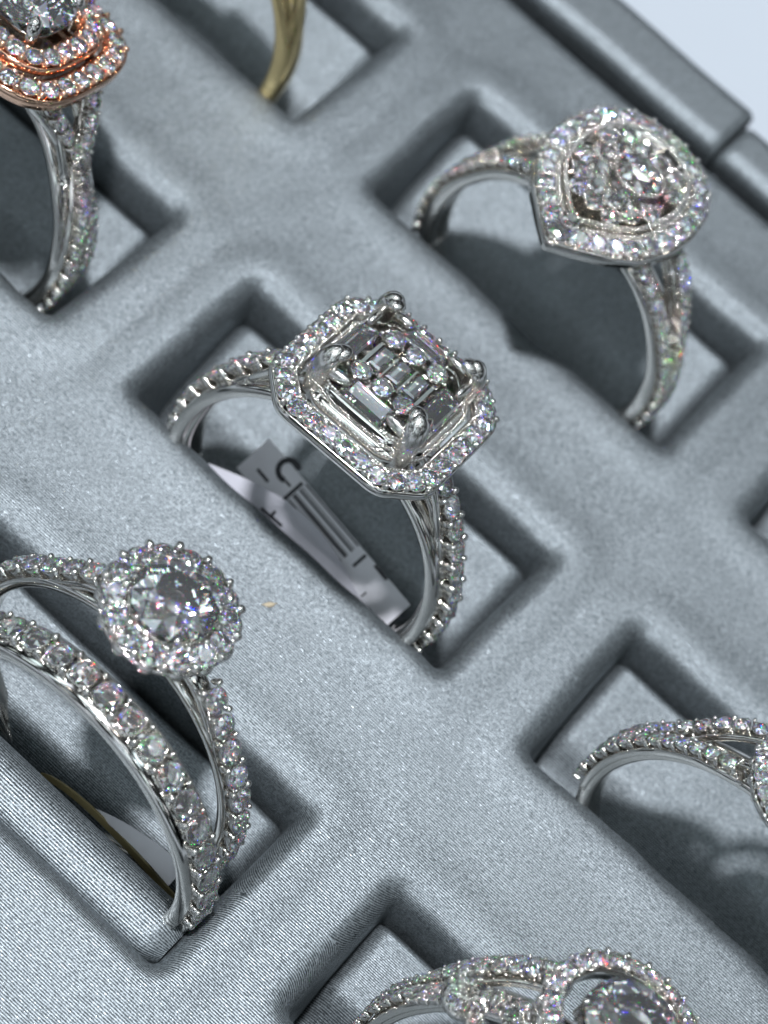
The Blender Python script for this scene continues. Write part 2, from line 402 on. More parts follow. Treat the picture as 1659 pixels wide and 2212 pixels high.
# --- centre ring: chamfered square halo, raised baguette cluster
def ring_square():
    g = Ring((0.6, -4.1, 0.9, 10.0, 2.0, 8.65), 1.25, 'white metal ring with square octagonal halo and four raised claws in the middle slot', None)
    hz = g.cz + 12.1                                     # girdle height of the halo stones
    mb = MB()
    strand(g, mb, 0, 2*PI, lambda p: g.rout-.55 + .5*smooth(1.9, 2.3, abs((p+PI) % (2*PI)-PI)), lambda p: 0, lambda p: 2.95, lambda p: .85 + .4*smooth(1.9, 2.3, abs((p+PI) % (2*PI)-PI)), 120, True)
    sh = mb.build('shank', M_white, g.root)
    Rs = lambda p: g.rout + 1.15*(1-smooth(.30, 1.15, abs(p)))
    mb = MB()
    for s in (-1, 1):
        strand(g, mb, s*.33, s*1.98, lambda p: Rs(p)-.62, lambda p: 0, lambda p: 1.6+.25*abs(p), lambda p: .55 + .5*smooth(.9, 1.5, abs(p)), 40)
        pave(g, mb, sh, s*.45, s*1.95, Rs, lambda p: 0, .70, 1.1)
        for yy in (-.75, .75):
            strut(mb, (s*3.3, yy, hz-1.0), (s*7.0, yy*.7, g.cz+6.0), .35, .5, bow=(s*.3, 0, .5))
    mb.build('shoulder', M_white, g.root)
    # halo
    H = 5.0; c = 1.75
    oct_ = [(H, -H+c), (H, H-c), (H-c, H), (-H+c, H), (-H, H-c), (-H, -H+c), (-H+c, -H), (H-c, -H)]
    dense, _ = resample([Vector(q) for q in oct_], 160)
    base = [p for p, _ in dense]
    for _ in range(3): base = [(base[i-1]+base[i]*2+base[(i+1) % 160])/4 for i in range(160)]
    cen = Vector((0, 0, 0))
    mb = MB()
    loop_loft(mb, base, [(-.60, hz-.85), (-.62, hz-.28), (-.50, hz-.24), (-.42, hz-.6), (.45, hz-.6), (.50, hz-.05), (.80, hz-.02), (.86, hz-.9), (.5, hz-1.15), (-.35, hz-1.1)])
    hl_mb = mb
    hb = empty('tmp', (0, 0, 0)); bpy.data.objects.remove(hb)
    halo = bpy.data.objects.new('halo', None)
    holder = MB()
    # build metal after rows so that the part exists as a mesh parent
    me_dummy = bpy.data.meshes.new('halo'); bpy.data.objects.remove(halo)
    halo = bpy.data.objects.new('halo', me_dummy); col.objects.link(halo); halo.parent = g.root
    halo_row(mb, halo, base, 32, hz, .58, out_lean=.16, bs=.2)
    milgrain(mb, offset(base, .68), hz+.02, .085, 1.9)
    fill(halo, mb, M_white)
    # raised basket
    S = 3.55; q_ = 3.35/2.75
    o2 = [(S, -S+1.3), (S, S-1.3), (S-1.3, S), (-S+1.3, S), (-S, S-1.3), (-S, -S+1.3), (-S+1.3, -S), (S-1.3, -S)]
    b2 = [p for p, _ in resample([Vector(q) for q in o2], 96)[0]]
    for _ in range(2): b2 = [(b2[i-1]+b2[i]*2+b2[(i+1) % 96])/4 for i in range(96)]
    bz = hz+1.5
    mb = MB()
    loft(mb, b2, [(.4, hz-1.2), (-.42, hz-.3), (-.44, hz+.10), (-.26, hz+.16), (.05, hz+.6), (.12, bz-.35), (.35, bz-.5), (.45, bz-1.2)])
    milgrain(mb, offset(b2, -.42), hz+.14, .115, 1.9); milgrain(mb, offset(b2, -.12), hz+.45, .10, 1.9); milgrain(mb, offset(b2, .12), bz-.28, .11, 1.9)
    basket = new_part('basket', g.root)
    bag_u = mesh_from("baguette_diamond", convex(baguette_pts(1.4, .68)), M_dia)
    bag_s = mesh_from("baguette_diamond", convex(baguette_pts(.88, .46)), M_dia)
    def bag(x, y, z, n, t, me):
        stone(basket, (x*q_, y*q_, z), n, t, 1.0, me, 0, 'baguette_diamond', .03)
    q = .45
    q = .28
    for dx_, dy_ in ((0, -1), (0, 1), (1, 0), (-1, 0)):
        bag(2.38*dx_, 2.38*dy_, bz-.02, (q*dx_+.05, q*dy_*.45, 1), (dy_, dx_, 0), bag_u)
    for x in (-.98, 0, .98): bag(x, 0, bz+.05, (0, 0, 1), (0, 1, 0), bag_s)
    for y in (-1.38, 1.38):
        for x in (-1.2, 0, 1.2):
            cup(mb, (x*q_, y*q_, bz+.32), (0, 0, 1), (1, 0, 0), .62); stone(basket, (x*q_, y*q_, bz+.32), (0, 0, 1), (1, 0, 0), .62)
            for dx in (-.6, .6): bead(mb, ((x+dx)*q_, (y+.3)*q_, bz+.38), .13); bead(mb, ((x+dx)*q_, (y-.3)*q_, bz+.38), .13)
    # thin dividing walls round the baguettes
    def wall(x0, y0, x1, y1, z0, z1, t=.09):
        x0 *= q_; y0 *= q_; x1 *= q_; y1 *= q_
        d = Vector((x1-x0, y1-y0, 0)).normalized(); l = Vector((-d.y, d.x, 0))*t
        a = Vector((x0, y0, 0)); b = Vector((x1, y1, 0)); P = [a-l, b-l, b+l, a+l]
        vs = [(v.x, v.y, z0) for v in P]+[(v.x, v.y, z1) for v in P]
        mb.add(vs, [(3, 2, 1, 0), (4, 5, 6, 7), (0, 1, 5, 4), (1, 2, 6, 5), (2, 3, 7, 6), (3, 0, 4, 7)], smooth=False)
    for x in (-.49, .49): wall(x, -.86, x, .86, bz-.5, bz+.06, .05)
    for x in (-1.5, 1.5): wall(x, -1.75, x, 1.75, bz-.5, bz+.08, .10)
    for y in (-.88, .88): wall(-1.5, y, 1.5, y, bz-.5, bz+.06, .05)
    for y in (-1.88, 1.88): wall(-1.6, y, 1.6, y, bz-.5, bz+.05, .08)
    for s in (-1, 1):
        for sy in (-1, 1):
            wall(s*1.22, sy*1.85, s*1.22, sy*2.72, bz-.6, bz+.04, .07); wall(s*1.85, sy*1.22, s*2.72, sy*1.22, bz-.6, bz+.04, .07)
    fill(basket, mb, M_white)
    for sx in (-1, 1):
        for sy in (-1, 1):
            mb = MB(); d = Vector((-sx, -sy, 0)).normalized()
            c0 = Vector((sx*3.1, sy*3.1, 0))
            claw(mb, c0+Vector((0, 0, bz+1.75)), d, 3.6, .72, .85)
            bead(mb, c0+d*.6+Vector((0, 0, bz+1.35)), .55, (d*-.35+Vector((0, 0, 1))), d, (1.25, 1.05, .62))
            for sg in (-1, 1):      # the two leaf-shaped feet of the claw
                tg = Vector((-d.y, d.x, 0))*sg; along = (d*.70+tg*.71).normalized()
                bead(mb, c0+along*1.0+Vector((0, 0, bz+.28)), .5, (tg*-.25+Vector((0, 0, 1))), along, (1.9, .62, .75))
            o_ = mb.build('claw', M_claw, g.root)
    # gallery under the halo
    mb = MB()
    for sx in (-1, 1):
        for sy in (-1, 1): strut(mb, (sx*3.0, sy*3.0, hz-1.0), (sx*1.4, sy*.6, g.cz+g.rout-.5), .55, .8)
    loft(mb, superell(1.7, 1.0, 3, 32), [(.2, g.cz+g.rin+.3), (0, g.cz+g.rout), (-.6, hz-1.1), (0, hz-.9)])
    mb.build('gallery', M_white, g.root)
    return g
def new_part(name, parent):
    o = bpy.data.objects.new(name, bpy.data.meshes.new(name)); col.objects.link(o); o.parent = parent; return o
def fill(o, mb, m):
    me = mb.mesh(o.name); me.materials.append(m); old = o.data; o.data = me; bpy.data.meshes.remove(old)

# --- far right ring: pear-shaped halo cluster on a split shank
def ring_pear():
    g = Ring((0.7, 18.35, 0.9, 4.0, -3.0, 8.5), 1.25, 'white metal ring with large pear shaped halo cluster and split shank, near the tray rim', None)
    hz = g.cz + 11.9
    mb = MB()
    strand(g, mb, 0, 2*PI, lambda p: g.rout-.5, lambda p: 0, lambda p: 1.6, lambda p: .8, 110, True)
    sh = mb.build('shank', M_white, g.root)
    Rs = lambda p: g.rout + 1.2*(1-smooth(.35, 1.1, abs(p)))
    for s in (-1, 1):
        mb = MB(); sp = new_part('shoulder', g.root)
        for sy in (-1, 1):
            Y = lambda p, sy=sy: sy*(.55+1.15*(1-smooth(.3, 1.35, abs(p))))
            strand(g, mb, s*.3, s*1.95, lambda p: Rs(p)-.5, Y, lambda p: 1.05, lambda p: .6+.3*smooth(.9, 1.5, abs(p)), 36)
            pave(g, mb, sp, s*.4, s*1.9, Rs, Y, .48, 1.1, bs=.22)
            strut(mb, (s*2.8, sy*1.2, hz-1), (s*7.2, sy*.4, g.cz+5.8), .35, .45, bow=(s*.2, 0, .4))
        fill(sp, mb, M_white)
    half = [(0, -6.6), (1.5, -5.5), (3.1, -4.2), (4.4, -2.6), (5.05, -.6), (5.15, 1.4), (4.75, 3.3), (3.8, 4.9), (2.2, 5.95), (0, 6.3)]
    ol = half + [(-x, y) for x, y in reversed(half[1:-1])]
    base = [p for p, _ in resample([Vector(q) for q in ol], 150)[0]]
    for _ in range(1): base = [(base[i-1]+base[i]*2+base[(i+1) % 150])/4 for i in range(150)]
    mb = MB(); halo = new_part('halo', g.root)
    loop_loft(mb, base, [(0, hz-1.1), (-.03, hz-.25), (.08, hz-.2), (.15, hz-.65), (1.2, hz-.65), (1.25, hz-.02), (1.38, hz), (1.5, hz-.9), (.8, hz-1.3)])
    halo_row(mb, halo, offset(base, .66), 29, hz, .58, out_lean=.2, bs=.2)
    milgrain(mb, offset(base, 1.42), hz+.03, .12, 1.9)
    fill(halo, mb, M_white)
    mb = MB(); cl = new_part('centre_cluster', g.root)
    inner = offset(base, 1.62)
    loft(mb, inner, [(.5, hz-1.0), (0, hz-.3), (0, hz+.35), (.10, hz+.45), (.22, hz+.42), (.26, hz+.25)])
    milgrain(mb, offset(inner, .08), hz+.46, .14, 1.9)
    # big stone upper right, rounds filling the rest of the pear
    cz = hz+.5
    oval = mesh_from("oval_diamond", convex(brilliant_pts(1.15, .92)), M_dia)
    big = [(.5, 1.2, 1.25, oval)]
    pts = []
    lim = [Vector((q.x, q.y)) for q in offset(inner, .46)]
    def inside(x, y):
        c = False; n = len(lim)
        for i in range(n):
            a, b = lim[i], lim[i-1]
            if (a.y > y) != (b.y > y) and x < (b.x-a.x)*(y-a.y)/(b.y-a.y)+a.x: c = not c
        return c
    for jj in range(-6, 7):
        for ii in range(-5, 6):
            x = (ii+.5*(jj % 2))*1.3; y = jj*1.13-.3
            if inside(x, y) and ((x-.5)/1.95)**2+((y-1.2)/1.8)**2 > 1: pts.append((x, y, .6))
    for x, y, r, me in big:
        stone(cl, (x, y, cz+.25), (-.05, -.22, 1), (1, -.15, 0), r, me, 0)
        rs = superell(1.5, 1.25, 2, 48)
        rs = [p + Vector((x, y)) for p in rs]
        milgrain(mb, offset(rs, -.1), cz+.18, .13, 2.2)
    for x, y, r in pts:
        cup(mb, (x, y, cz), (0, 0, 1), (1, 0, 0), r); stone(cl, (x, y, cz), (0, 0, 1), (1, 0, 0), r)
        for k in range(4):
            a = .6+k*PI/2+x; bead(mb, (x+math.cos(a)*r*1.05, y+math.sin(a)*r*1.05, cz+.08), .12)
    fill(cl, mb, M_white)
    mb = MB()
    loft(mb, superell(3.0, 2.2, 2.2, 40), [(1.2, g.cz+g.rin+.4), (.8, g.cz+g.rout), (-.9, hz-1.2), (0, hz-1)])
    mb.build('gallery', M_white, g.root)

# --- near left: round halo solitaire
def round_halo(g, hz, R, rc, nh, rh, mname, rows=1, x0=0, y0=0, npr=6):
    mb = MB(); halo = new_part('halo', g.root)
    circ = [Vector((x0+R*math.cos(2*PI*i/96), y0+R*math.sin(2*PI*i/96))) for i in range(96)]
    loop_loft(mb, circ, [(rh*.6, hz-1.0), (.12, hz-.7), (.10, hz-.4), (.2, hz-.45), (rh*2, hz-.5), (rh*2.1, hz-.1), (rh*2.25, hz-.12), (rh*2.3, hz-1.0)])
    halo_row(mb, halo, offset(circ, rh+.04), nh, hz, rh, out_lean=.22, bs=.24)
    for i in range(nh):                                    # scalloped lower edge
        a = 2*PI*(i+.5)/nh; o = Vector((math.cos(a), math.sin(a), 0))
        bead(mb, Vector((x0, y0, hz-.55))+o*(R-rh*.2), rh*.55, o, (0, 0, 1), (1.2, 1.1, .6))
    fill(halo, mb, M_white)
    mb = MB(); hd = new_part('head', g.root)
    loft(mb, [Vector((x0+(rc+.05)*math.cos(2*PI*i/48), y0+(rc+.05)*math.sin(2*PI*i/48))) for i in range(48)],
         [(rc*.75, hz-1.9), (.45, hz-.9), (.05, hz-.1), (.05, hz+.12), (.14, hz+.14), (.7, hz-.9), (rc*.8, hz-1.6)])
    stone(hd, (x0, y0, hz+.6), (0, 0, 1), (1, 0, 0), rc, jit=.03)
    for k in range(npr):
        a = 2*PI*(k+.3)/npr; o = Vector((math.cos(a), math.sin(a), 0)); p = Vector((x0, y0, hz+.55))+o*(rc*1.0)
        strut(mb, p - Vector((0, 0, 1.2))+o*.05, p, .34, .30, up=o); bead(mb, p - o*.14, .24, (0, 0, 1), o, (1.5, .8, .7))
    fill(hd, mb, M_white)
def ring_round():
    g = Ring((1.35, -22.7, 2.2, 8.0, -4.0, 8.6), 1.2, 'round halo ring standing behind the headless stone band in the near left slot', None)
    hz = g.cz + 12.5
    mb = MB(); sh = new_part('shank', g.root)
    Rs = lambda p: g.rout + 1.1*(1-smooth(.25, .8, abs(p)))
    strand(g, mb, .0, 2*PI, lambda p: g.rout-.62, lambda p: 0, lambda p: 1.25, lambda p: .62, 110, True)
    for s in (-1, 1):
        strand(g, mb, s*.25, s*2.0, lambda p: Rs(p)-.6, lambda p: 0, lambda p: 1.0+.12*abs(p), lambda p: .5, 40)
        pave(g, mb, sh, s*.38, s*1.95, Rs, lambda p: 0, .70, 1.1, bs=.26)
    fill(sh, mb, M_white)
    round_halo(g, hz, 3.75, 2.3, 14, .68, M_white)
    mb = MB()
    loft(mb, superell(1.5, 1.5, 2, 32), [(.5, g.cz+g.rin+.3), (.3, g.cz+g.rout), (-.9, hz-1.0), (0, hz-.9)])
    mb.build('gallery', M_white, g.root)
def ring_band():
    g = Ring((2.0, -25.9, 1.0, 3.5, -2.5, 8.8), 1.35, 'headless white metal band with one row of stones in front of the round halo ring', None, 'wedding_band')
    mb = MB(); sh = new_part('shank', g.root)
    strand(g, mb, 0, 2*PI, lambda p: g.rout-.45, lambda p: 0, lambda p: 2.4, lambda p: .95, 120, True)
    pave(g, mb, sh, -1.95, 1.95, lambda p: g.rout, lambda p: 0, .78, 1.09, bs=.26, side=.84)
    fill(sh, mb, M_white)
# --- right: split shank ring whose head is outside the frame
def ring_right():
    g = Ring((31.4, -4.6, 2.0, 9.0, -4.0, 8.45), 1.3, 'white metal ring with double stone rows, its head cut by the right edge', None)
    hz = g.cz + 11.6
    mb = MB(); sh = new_part('shank', g.root)
    Rs = lambda p: g.rout + 1.1*(1-smooth(.3, .95, abs(p)))
    strand(g, mb, 0, 2*PI, lambda p: g.rout-.5, lambda p: 0, lambda p: 1.9, lambda p: .85, 120, True)
    fill(sh, mb, M_white)
    for s in (-1, 1):
        sp = new_part('shoulder', g.root); mb = MB()
        for sy in (-1, 1):
            Y = lambda p, sy=sy: sy*(.52 + 1.1*(1-smooth(.35, 1.0, abs(p))))
            strand(g, mb, s*.3, s*1.75, lambda p: Rs(p)-.5, Y, lambda p: 1.0, lambda p: .45, 36)
            pave(g, mb, sp, s*.36, s*1.7, Rs, Y, .50, 1.12, bs=.26)
            strut(mb, (s*2.6, sy*1.3, hz-.9), (s*6.4, sy*.6, g.cz+6.7), .35, .5, bow=(s*.3, 0, .3))
        fill(sp, mb, M_white)
    round_halo(g, hz, 3.9, 2.2, 22, .46, M_white)
    mb = MB()
    loft(mb, superell(1.5, 1.5, 2, 32), [(.5, g.cz+g.rin+.3), (.3, g.cz+g.rout), (-.9, hz-1.0), (0, hz-.9)])
    mb.build('gallery', M_white, g.root)
# --- bottom: bypass ring with loops and a large round head
def ring_bypass():
    g = Ring((31.9, -24.3, 1.6, 18.0, 0, 8.75), 1.3, 'white metal ring with small loops and big round halo cut by the bottom edge', None)
    hz = g.cz + 12.2
    mb = MB(); sh = new_part('shank', g.root)
    strand(g, mb, 0, 2*PI, lambda p: g.rout-.6, lambda p: 0, lambda p: 2.0, lambda p: .7, 120, True)
    fill(sh, mb, M_white)
    Rs = lambda p: g.rout + .95*(1-smooth(.35, 1.1, abs(p)))
    for s in (-1, 1):
        sp = new_part('shoulder', g.root); mb = MB()
        for sy, amp in ((1, 1.0), (-1, .8)):
            Y = lambda p, sy=sy, amp=amp: sy*(.55 + amp*(1-smooth(.3, 1.15, abs(p))))
            strand(g, mb, s*.32, s*1.8, lambda p: Rs(p)-.5, Y, lambda p: 1.1, lambda p: .45, 36)
            pave(g, mb, sp, s*.38, s*1.75, Rs, Y, .42, 1.1, bs=.28)
            Y2 = lambda p, Y=Y, sy=sy: Y(p)+sy*.78*(1-smooth(.9, 1.3, abs(p)))
            pave(g, mb, sp, s*.42, s*1.1, lambda p: Rs(p)-.1, Y2, .38, 1.1, bs=.28)
        fill(sp, mb, M_white)
        lp = new_part('loop', g.root); mb = MB()
        for (cx, cyy, a, b) in ((5.3, -2.7, .95, 1.25), (6.9, -1.9, .8, 1.0)):
            cc = [Vector((s*cx+a*math.cos(t), cyy+b*math.sin(t))) for t in [2*PI*i/48 for i in range(48)]]
            z = g.cz + math.sqrt(max(1, (g.rout+1.0)**2 - cx*cx)) - .1
            loop_loft(mb, cc, [(-.35, z-.6), (-.42, z-.2), (0, z-.15), (.42, z-.2), (.35, z-.6)])
            halo_row(mb, lp, cc, 8, z, .36, bs=.28)
        fill(lp, mb, M_white)
    # plain polished wire crossing the left shoulder
    mb = MB(); P = [Vector((-7.6+4.6*f, -2.4+2.3*f*f, g.cz+g.rout*.83+1.9*f)) for f in [i/15 for i in range(16)]]
    sweep(mb, P, [(0, -.3, 1)]*16, [.24+.12*math.sin(PI*i/15) for i in range(16)], [.3]*16, dome=.8)
    mb.build('wire', M_white, g.root)
    round_halo(g, hz, 4.7, 2.7, 24, .52, M_white)
    mb = MB()
    loft(mb, superell(1.6, 1.6, 2, 32), [(.5, g.cz+g.rin+.3), (.3, g.cz+g.rout), (-.9, hz-1.0), (0, hz-.9)])
    mb.build('gallery', M_white, g.root)
# --- top left: rose gold double cushion halo on a twisted split shank
def ring_rose():
    g = Ring((-29.3, -2.6, 0.6, 15.0, 0, 8.6), 1.3, 'ring with rose gold double halo on a twisted white metal shank', None)
    hz = g.cz + 12.3
    mb = MB(); sh = new_part('shank', g.root)
    strand(g, mb, 0, 2*PI, lambda p: g.rout-.7, lambda p: 0, lambda p: 2.0+1.2*smooth(.4, 1.0, abs((p+PI) % (2*PI)-PI))*(1-smooth(1.3, 1.9, abs((p+PI) % (2*PI)-PI))), lambda p: .7, 120, True)
    fill(sh, mb, M_white)
    for s in (-1, 1):
        sp = new_part('shoulder', g.root); mb = MB()
        for sy in (-1, 1):
            # two strands that cross at p = .85 and again lower down
            def Y(p, sy=sy):
                q = abs(p)
                if q < .85: return sy*2.6*(1-smooth(.2, .85, q))**.9
                return -sy*(.95*math.sin(min(1, (q-.85)/1.0)*PI*.62))
            Rq = lambda p, sy=sy: g.rout + 1.9*(1-smooth(.3, .9, abs(p))) + sy*.12
            strand(g, mb, s*.25, s*1.9, lambda p: Rq(p)-.5, Y, lambda p: 1.05, lambda p: .55, 50)
            pave(g, mb, sp, s*.3, s*1.86, Rq, Y, .52, 1.12, bs=.24)
        for yy in (-1.1, 1.1):
            strut(mb, (s*2.4, yy, hz-1.6), (s*7.3, yy*.9, g.cz+6.0), .4, .5, bow=(s*.4, 0, .5))
        fill(sp, mb, M_white)
    def cush(a, b, off=0): return superell(a, b, 3.2, 128)
    o1 = cush(5.9, 5.3); o2 = cush(4.35, 3.9)
    for nm, ol, z, cnt in (('outer_halo', o1, hz, 28), ('inner_halo', o2, hz+.75, 21)):
        h = new_part(nm, g.root); mb = MB()
        loop_loft(mb, ol, [(.05, z-1.0), (0, z-.3), (.1, z-.22), (.2, z-.6), (1.25, z-.6), (1.35, z-.1), (1.5, z-.12), (1.6, z-.9), (.8, z-1.1)])
        halo_row(mb, h, offset(ol, .68), cnt, z, .56, out_lean=.2, bs=.24)
        fill(h, mb, M_rose)
    mb = MB(); hd = new_part('head', g.root)
    loft(mb, cush(2.7, 2.4), [(1.4, hz-.8), (.6, hz+.3), (.25, hz+.9), (.3, hz+.98), (.8, hz+.2), (2.0, hz-.4)])
    stone(hd, (0, 0, hz+1.75), (0, 0, 1), (1, 0, 0), 2.75, jit=.02)
    for k in range(4):
        a = PI/4+k*PI/2; o = Vector((math.cos(a), math.sin(a), 0)); claw(mb, o*2.9+Vector((0, 0, hz+2.3)), -o, 2.4, .45, .6)
    a = -.9
    fill(hd, mb, M_white)
    mb = MB()
    loft(mb, cush(3.2, 2.6), [(1.6, g.cz+g.rin+.3), (1.0, g.cz+g.rout), (-1.3, hz-1.1), (0, hz-.9)])
    mb.build('gallery', M_white, g.root)
def ring_gold():
    g = Ring((-30.5, 17.3, 0.6, 10.0, 4.0, 8.7), 1.2, 'plain polished yellow gold ring without stones, in the slot at the top edge', None, 'gold_ring')
    mb = MB()
    # knife-edged plain band, two crossing ribs near the top
    strand(g, mb, 0, 2*PI, lambda p: g.rout, lambda p: 0, lambda p: 2.0, lambda p: 1.1, 120, True)
    mb.build('shank', M_gold, g.root)
    mb = MB()
    for s in (-1, 1):
        strand(g, mb, s*.2, s*1.35, lambda p: g.rout+.55*(1-smooth(.7, 1.35, abs(p))), lambda p: s*(.75*(1-smooth(.4, 1.3, abs(p)))), lambda p: 1.5, lambda p: .9, 40)
    mb.build('shoulder', M_gold, g.root)
ring_square(); ring_pear(); ring_round(); ring_band(); ring_right(); ring_bypass(); ring_rose(); ring_gold()

# ------------------------------------------------------------------ tray
SLOTS = {}   # (i, j): (u0, v0, u1, v1)
for i in (-2, -1, 0, 1, 2):
    for (j, a, b) in ((-2, -49.5, -39.5), (-1, -26.4, -17.4), (0, -5.0, 5.5), (1, 17.2, 27.4)):
        cu = 30.7*i
        SLOTS[(i, j)] = (cu-11.7, a, cu+11.85, b)
SLOTS[(0, -1)] = (-11.7, -29.4, 12.05, -17.4)
SLOTS[(0, 1)] = (-11.8, 17.0, 12.0, 27.5)
X0, X1, Y0, Y1 = -62.0, 66.0, -56.0, 36.2
RL = 1.4
def wob(x, y, s):
    return (np.sin(x*.31+s)*np.cos(y*.27+s*1.7)+.6*np.sin(x*.83+y*.5+2*s)+.35*np.sin(x*1.9-y*1.1+3*s))/1.95
def panel():
    st = 0.2
    xs = np.arange(X0, X1+st/2, st); ys = np.arange(Y0, Y1+st/2, st)
    X, Y = np.meshgrid(xs, ys, indexing='ij')
    D = np.full(X.shape, 99.0); side = np.zeros(X.shape)
    for key, (u0, v0, u1, v1) in SLOTS.items():
        s = hash(key) % 7
        Xw = X + .12*wob(X*.6, Y*.6, s); Yw = Y + .16*wob(X*.8, Y*.4, s+2)
        cx, cy_ = (u0+u1)/2, (v0+v1)/2; hx, hy = (u1-u0)/2-.35, (v1-v0)/2-.35
        qx = np.abs(Xw-cx)-hx; qy = np.abs(Yw-cy_)-hy
        d = np.hypot(np.maximum(qx, 0), np.maximum(qy, 0)) + np.minimum(np.maximum(qx, qy), 0) - .35
        m_ = d < D; D = np.where(m_, d, D); side = np.where(m_, np.sign(Y-cy_), side)
    t = np.clip(D/RL, 0, 1)
    Z = -RL*1.0*(1-np.sqrt(np.clip(1-(1-t)**2, 0, 1)))
    Z = np.where(D < 0, -RL + np.maximum(D*14, -11.0+RL), Z)
    Zl = Z.copy()
    up = np.exp(-((D-RL*1.4)/1.5)**2)*.12 + .10*wob(X*.25, Y*.25, 1) + .03*wob(X*.9, Y*.9, 4)
    Z = Z + np.where(D > -.1, up, 0)
    e = np.clip((Y1-Y)/1.2, 0, 1); Z = Z - 1.2*(1-np.sqrt(1-(1-e)**2))
    Rb = Y + side*Zl
    nx, ny = X.shape
    co = np.stack([X, Y, Z], -1).reshape(-1, 3)*K
    idx = np.arange(nx*ny).reshape(nx, ny)
    q = np.stack([idx[:-1, :-1], idx[1:, :-1], idx[1:, 1:], idx[:-1, 1:]], -1).reshape(-1, 4)
    me = bpy.data.meshes.new('fabric_panel')
    me.vertices.add(len(co)); me.vertices.foreach_set('co', co.ravel())
    me.loops.add(q.size); me.loops.foreach_set('vertex_index', q.ravel())
    me.polygons.add(len(q)); me.polygons.foreach_set('loop_start', np.arange(0, q.size, 4)); me.polygons.foreach_set('loop_total', np.full(len(q), 4))
    me.polygons.foreach_set('use_smooth', np.ones(len(q), bool)); me.update(calc_edges=True)
    at = me.attributes.new('rib', 'FLOAT', 'POINT'); at.data.foreach_set('value', Rb.ravel())
    me.materials.append(M_fab)
    return me
tray = empty('ring_tray', (0, 0, -14)); tag(tray, 'grey satin covered ring display tray with rows of rectangular slots', 'tray')
def grid_mesh(name, fn, nu, nv, ribfn, m, parent, off=(0, 0, 0)):
    vs = []; rib = []
    for i in range(nu):
        for j in range(nv):
            p = fn(i/(nu-1), j/(nv-1)); vs.append(((p[0]+off[0])*K, (p[1]+off[1])*K, (p[2]+off[2])*K)); rib.append(ribfn(i/(nu-1), j/(nv-1)))
    fs = [(i*nv+j, (i+1)*nv+j, (i+1)*nv+j+1, i*nv+j+1) for i in range(nu-1) for j in range(nv-1)]
    me = bpy.data.meshes.new(name); me.from_pydata(vs, [], fs); me.polygons.foreach_set('use_smooth', [True]*len(fs))
    me.attributes.new('rib', 'FLOAT', 'POINT').data.foreach_set('value', rib); me.materials.append(m); me.update()
    o = bpy.data.objects.new(name, me); col.objects.link(o); o.parent = parent; return o
pm = panel(); po = bpy.data.objects.new('fabric_panel', pm); col.objects.link(po); po.parent = tray; po.location = (0, 0, 14*K)

def pad(key, near=1.3):
    """foam pad in a slot: flat by the far wall, rolling down into the slit by the near wall"""
    u0, v0, u1, v1 = SLOTS[key]; u0 -= .1; u1 += .1; v1 += .1; v1 -= .4; v0n = v0+near
    Wd = v1-v0n
    def fn(a, b):
        # b: 0 far .. 1 near ; profile by arc
        s = b*1.0; y = v1 - Wd*min(1, s*1.02)
        z = -2.35 - 1.7*smooth(.05, .6, s) - 2.3*smooth(.5, .85, s)
        u = u0+(u1-u0)*a
        e = min(a, 1-a)*(u1-u0); r = 1.3
        if e < r: z -= r*(1-math.sqrt(max(0, 1-(1-e/r)**2)))*1.0
        if b < .09: z -= 1.6*(1-math.sqrt(max(0, 1-(1-b/.09)**2)))
        z += .05*math.sin(u*.7+v0)
        y += 0.0
        return (u, y, z)
    return grid_mesh('slot_pad', fn, 60, 40, lambda a, b: (v1 - 1.45*Wd*b) + 40, M_fab, tray, (0, 0, 14))
for i in (-1, 0, 1):
    for j in (-1, 0, 1): pad((i, j), 2.7 if (i, j) == (0, -1) else .7)
# the rolled foam lip lying along the near side of the near left slot
def roll():
    u0, v0, u1, v1 = -12.3, -29.75, 12.1, -25.9
    def fn(a, b):
        an = PI*(-.18+1.36*b); cyy = (v0+v1)/2; hy = (v1-v0)/2
        u = u0+(u1-u0)*a; e = min(a, 1-a)*(u1-u0); k = 1-.35*max(0, 1-e/1.6)**2
        return (u, cyy - hy*math.cos(an)*k, -1.35+1.15*math.sin(an)*k - (0 if math.sin(an) > 0 else 3*abs(math.sin(an))) - (3.5*max(0, b-.86)/.14))
    return grid_mesh('foam_roll', fn, 60, 30, lambda a, b: 6.5*b, M_fab, tray, (0, 0, 14))
roll()
# rim: raised covered bars along the far side, with a seam
def rimbar(xa, xb, prof, name):
    mbx = []
    n = len(prof); s = [0]
    for a, b in zip(prof, prof[1:]): s.append(s[-1]+math.dist(a, b))
    def fn(a, b):
        t = b*s[-1]; j = 0
        while j < n-2 and s[j+1] < t: j += 1
        f = (t-s[j])/(s[j+1]-s[j]); y = prof[j][0]+(prof[j+1][0]-prof[j][0])*f; z = prof[j][1]+(prof[j+1][1]-prof[j][1])*f
        x = xa+(xb-xa)*a
        e = min(a, 1-a)*(xb-xa)
        if e < .5: z -= .35*(1-e/.5)**2
        return (x, y + .05*math.sin(x*.5), z)
    return grid_mesh(name, fn, 160, 60, lambda a, b: b*s[-1], M_fab, tray, (0, 0, 14))
def rim_prof(y0, y1, zt):
    P = [(y0, -1.8)]
    for k in range(9):
        a = PI - PI/2*k/8; P.append((y0+1.0+1.0*math.cos(a), zt-1.0+1.0*math.sin(a)))
    for k in range(9):
        a = PI/2 - PI/2*k/8; P.append((y1-1.1+1.1*math.cos(a), zt-1.1+1.1*math.sin(a)))
    P.append((y1, -13)); return P
rimbar(-62, 1.2, rim_prof(37.2, 42.2, .45), 'rim')
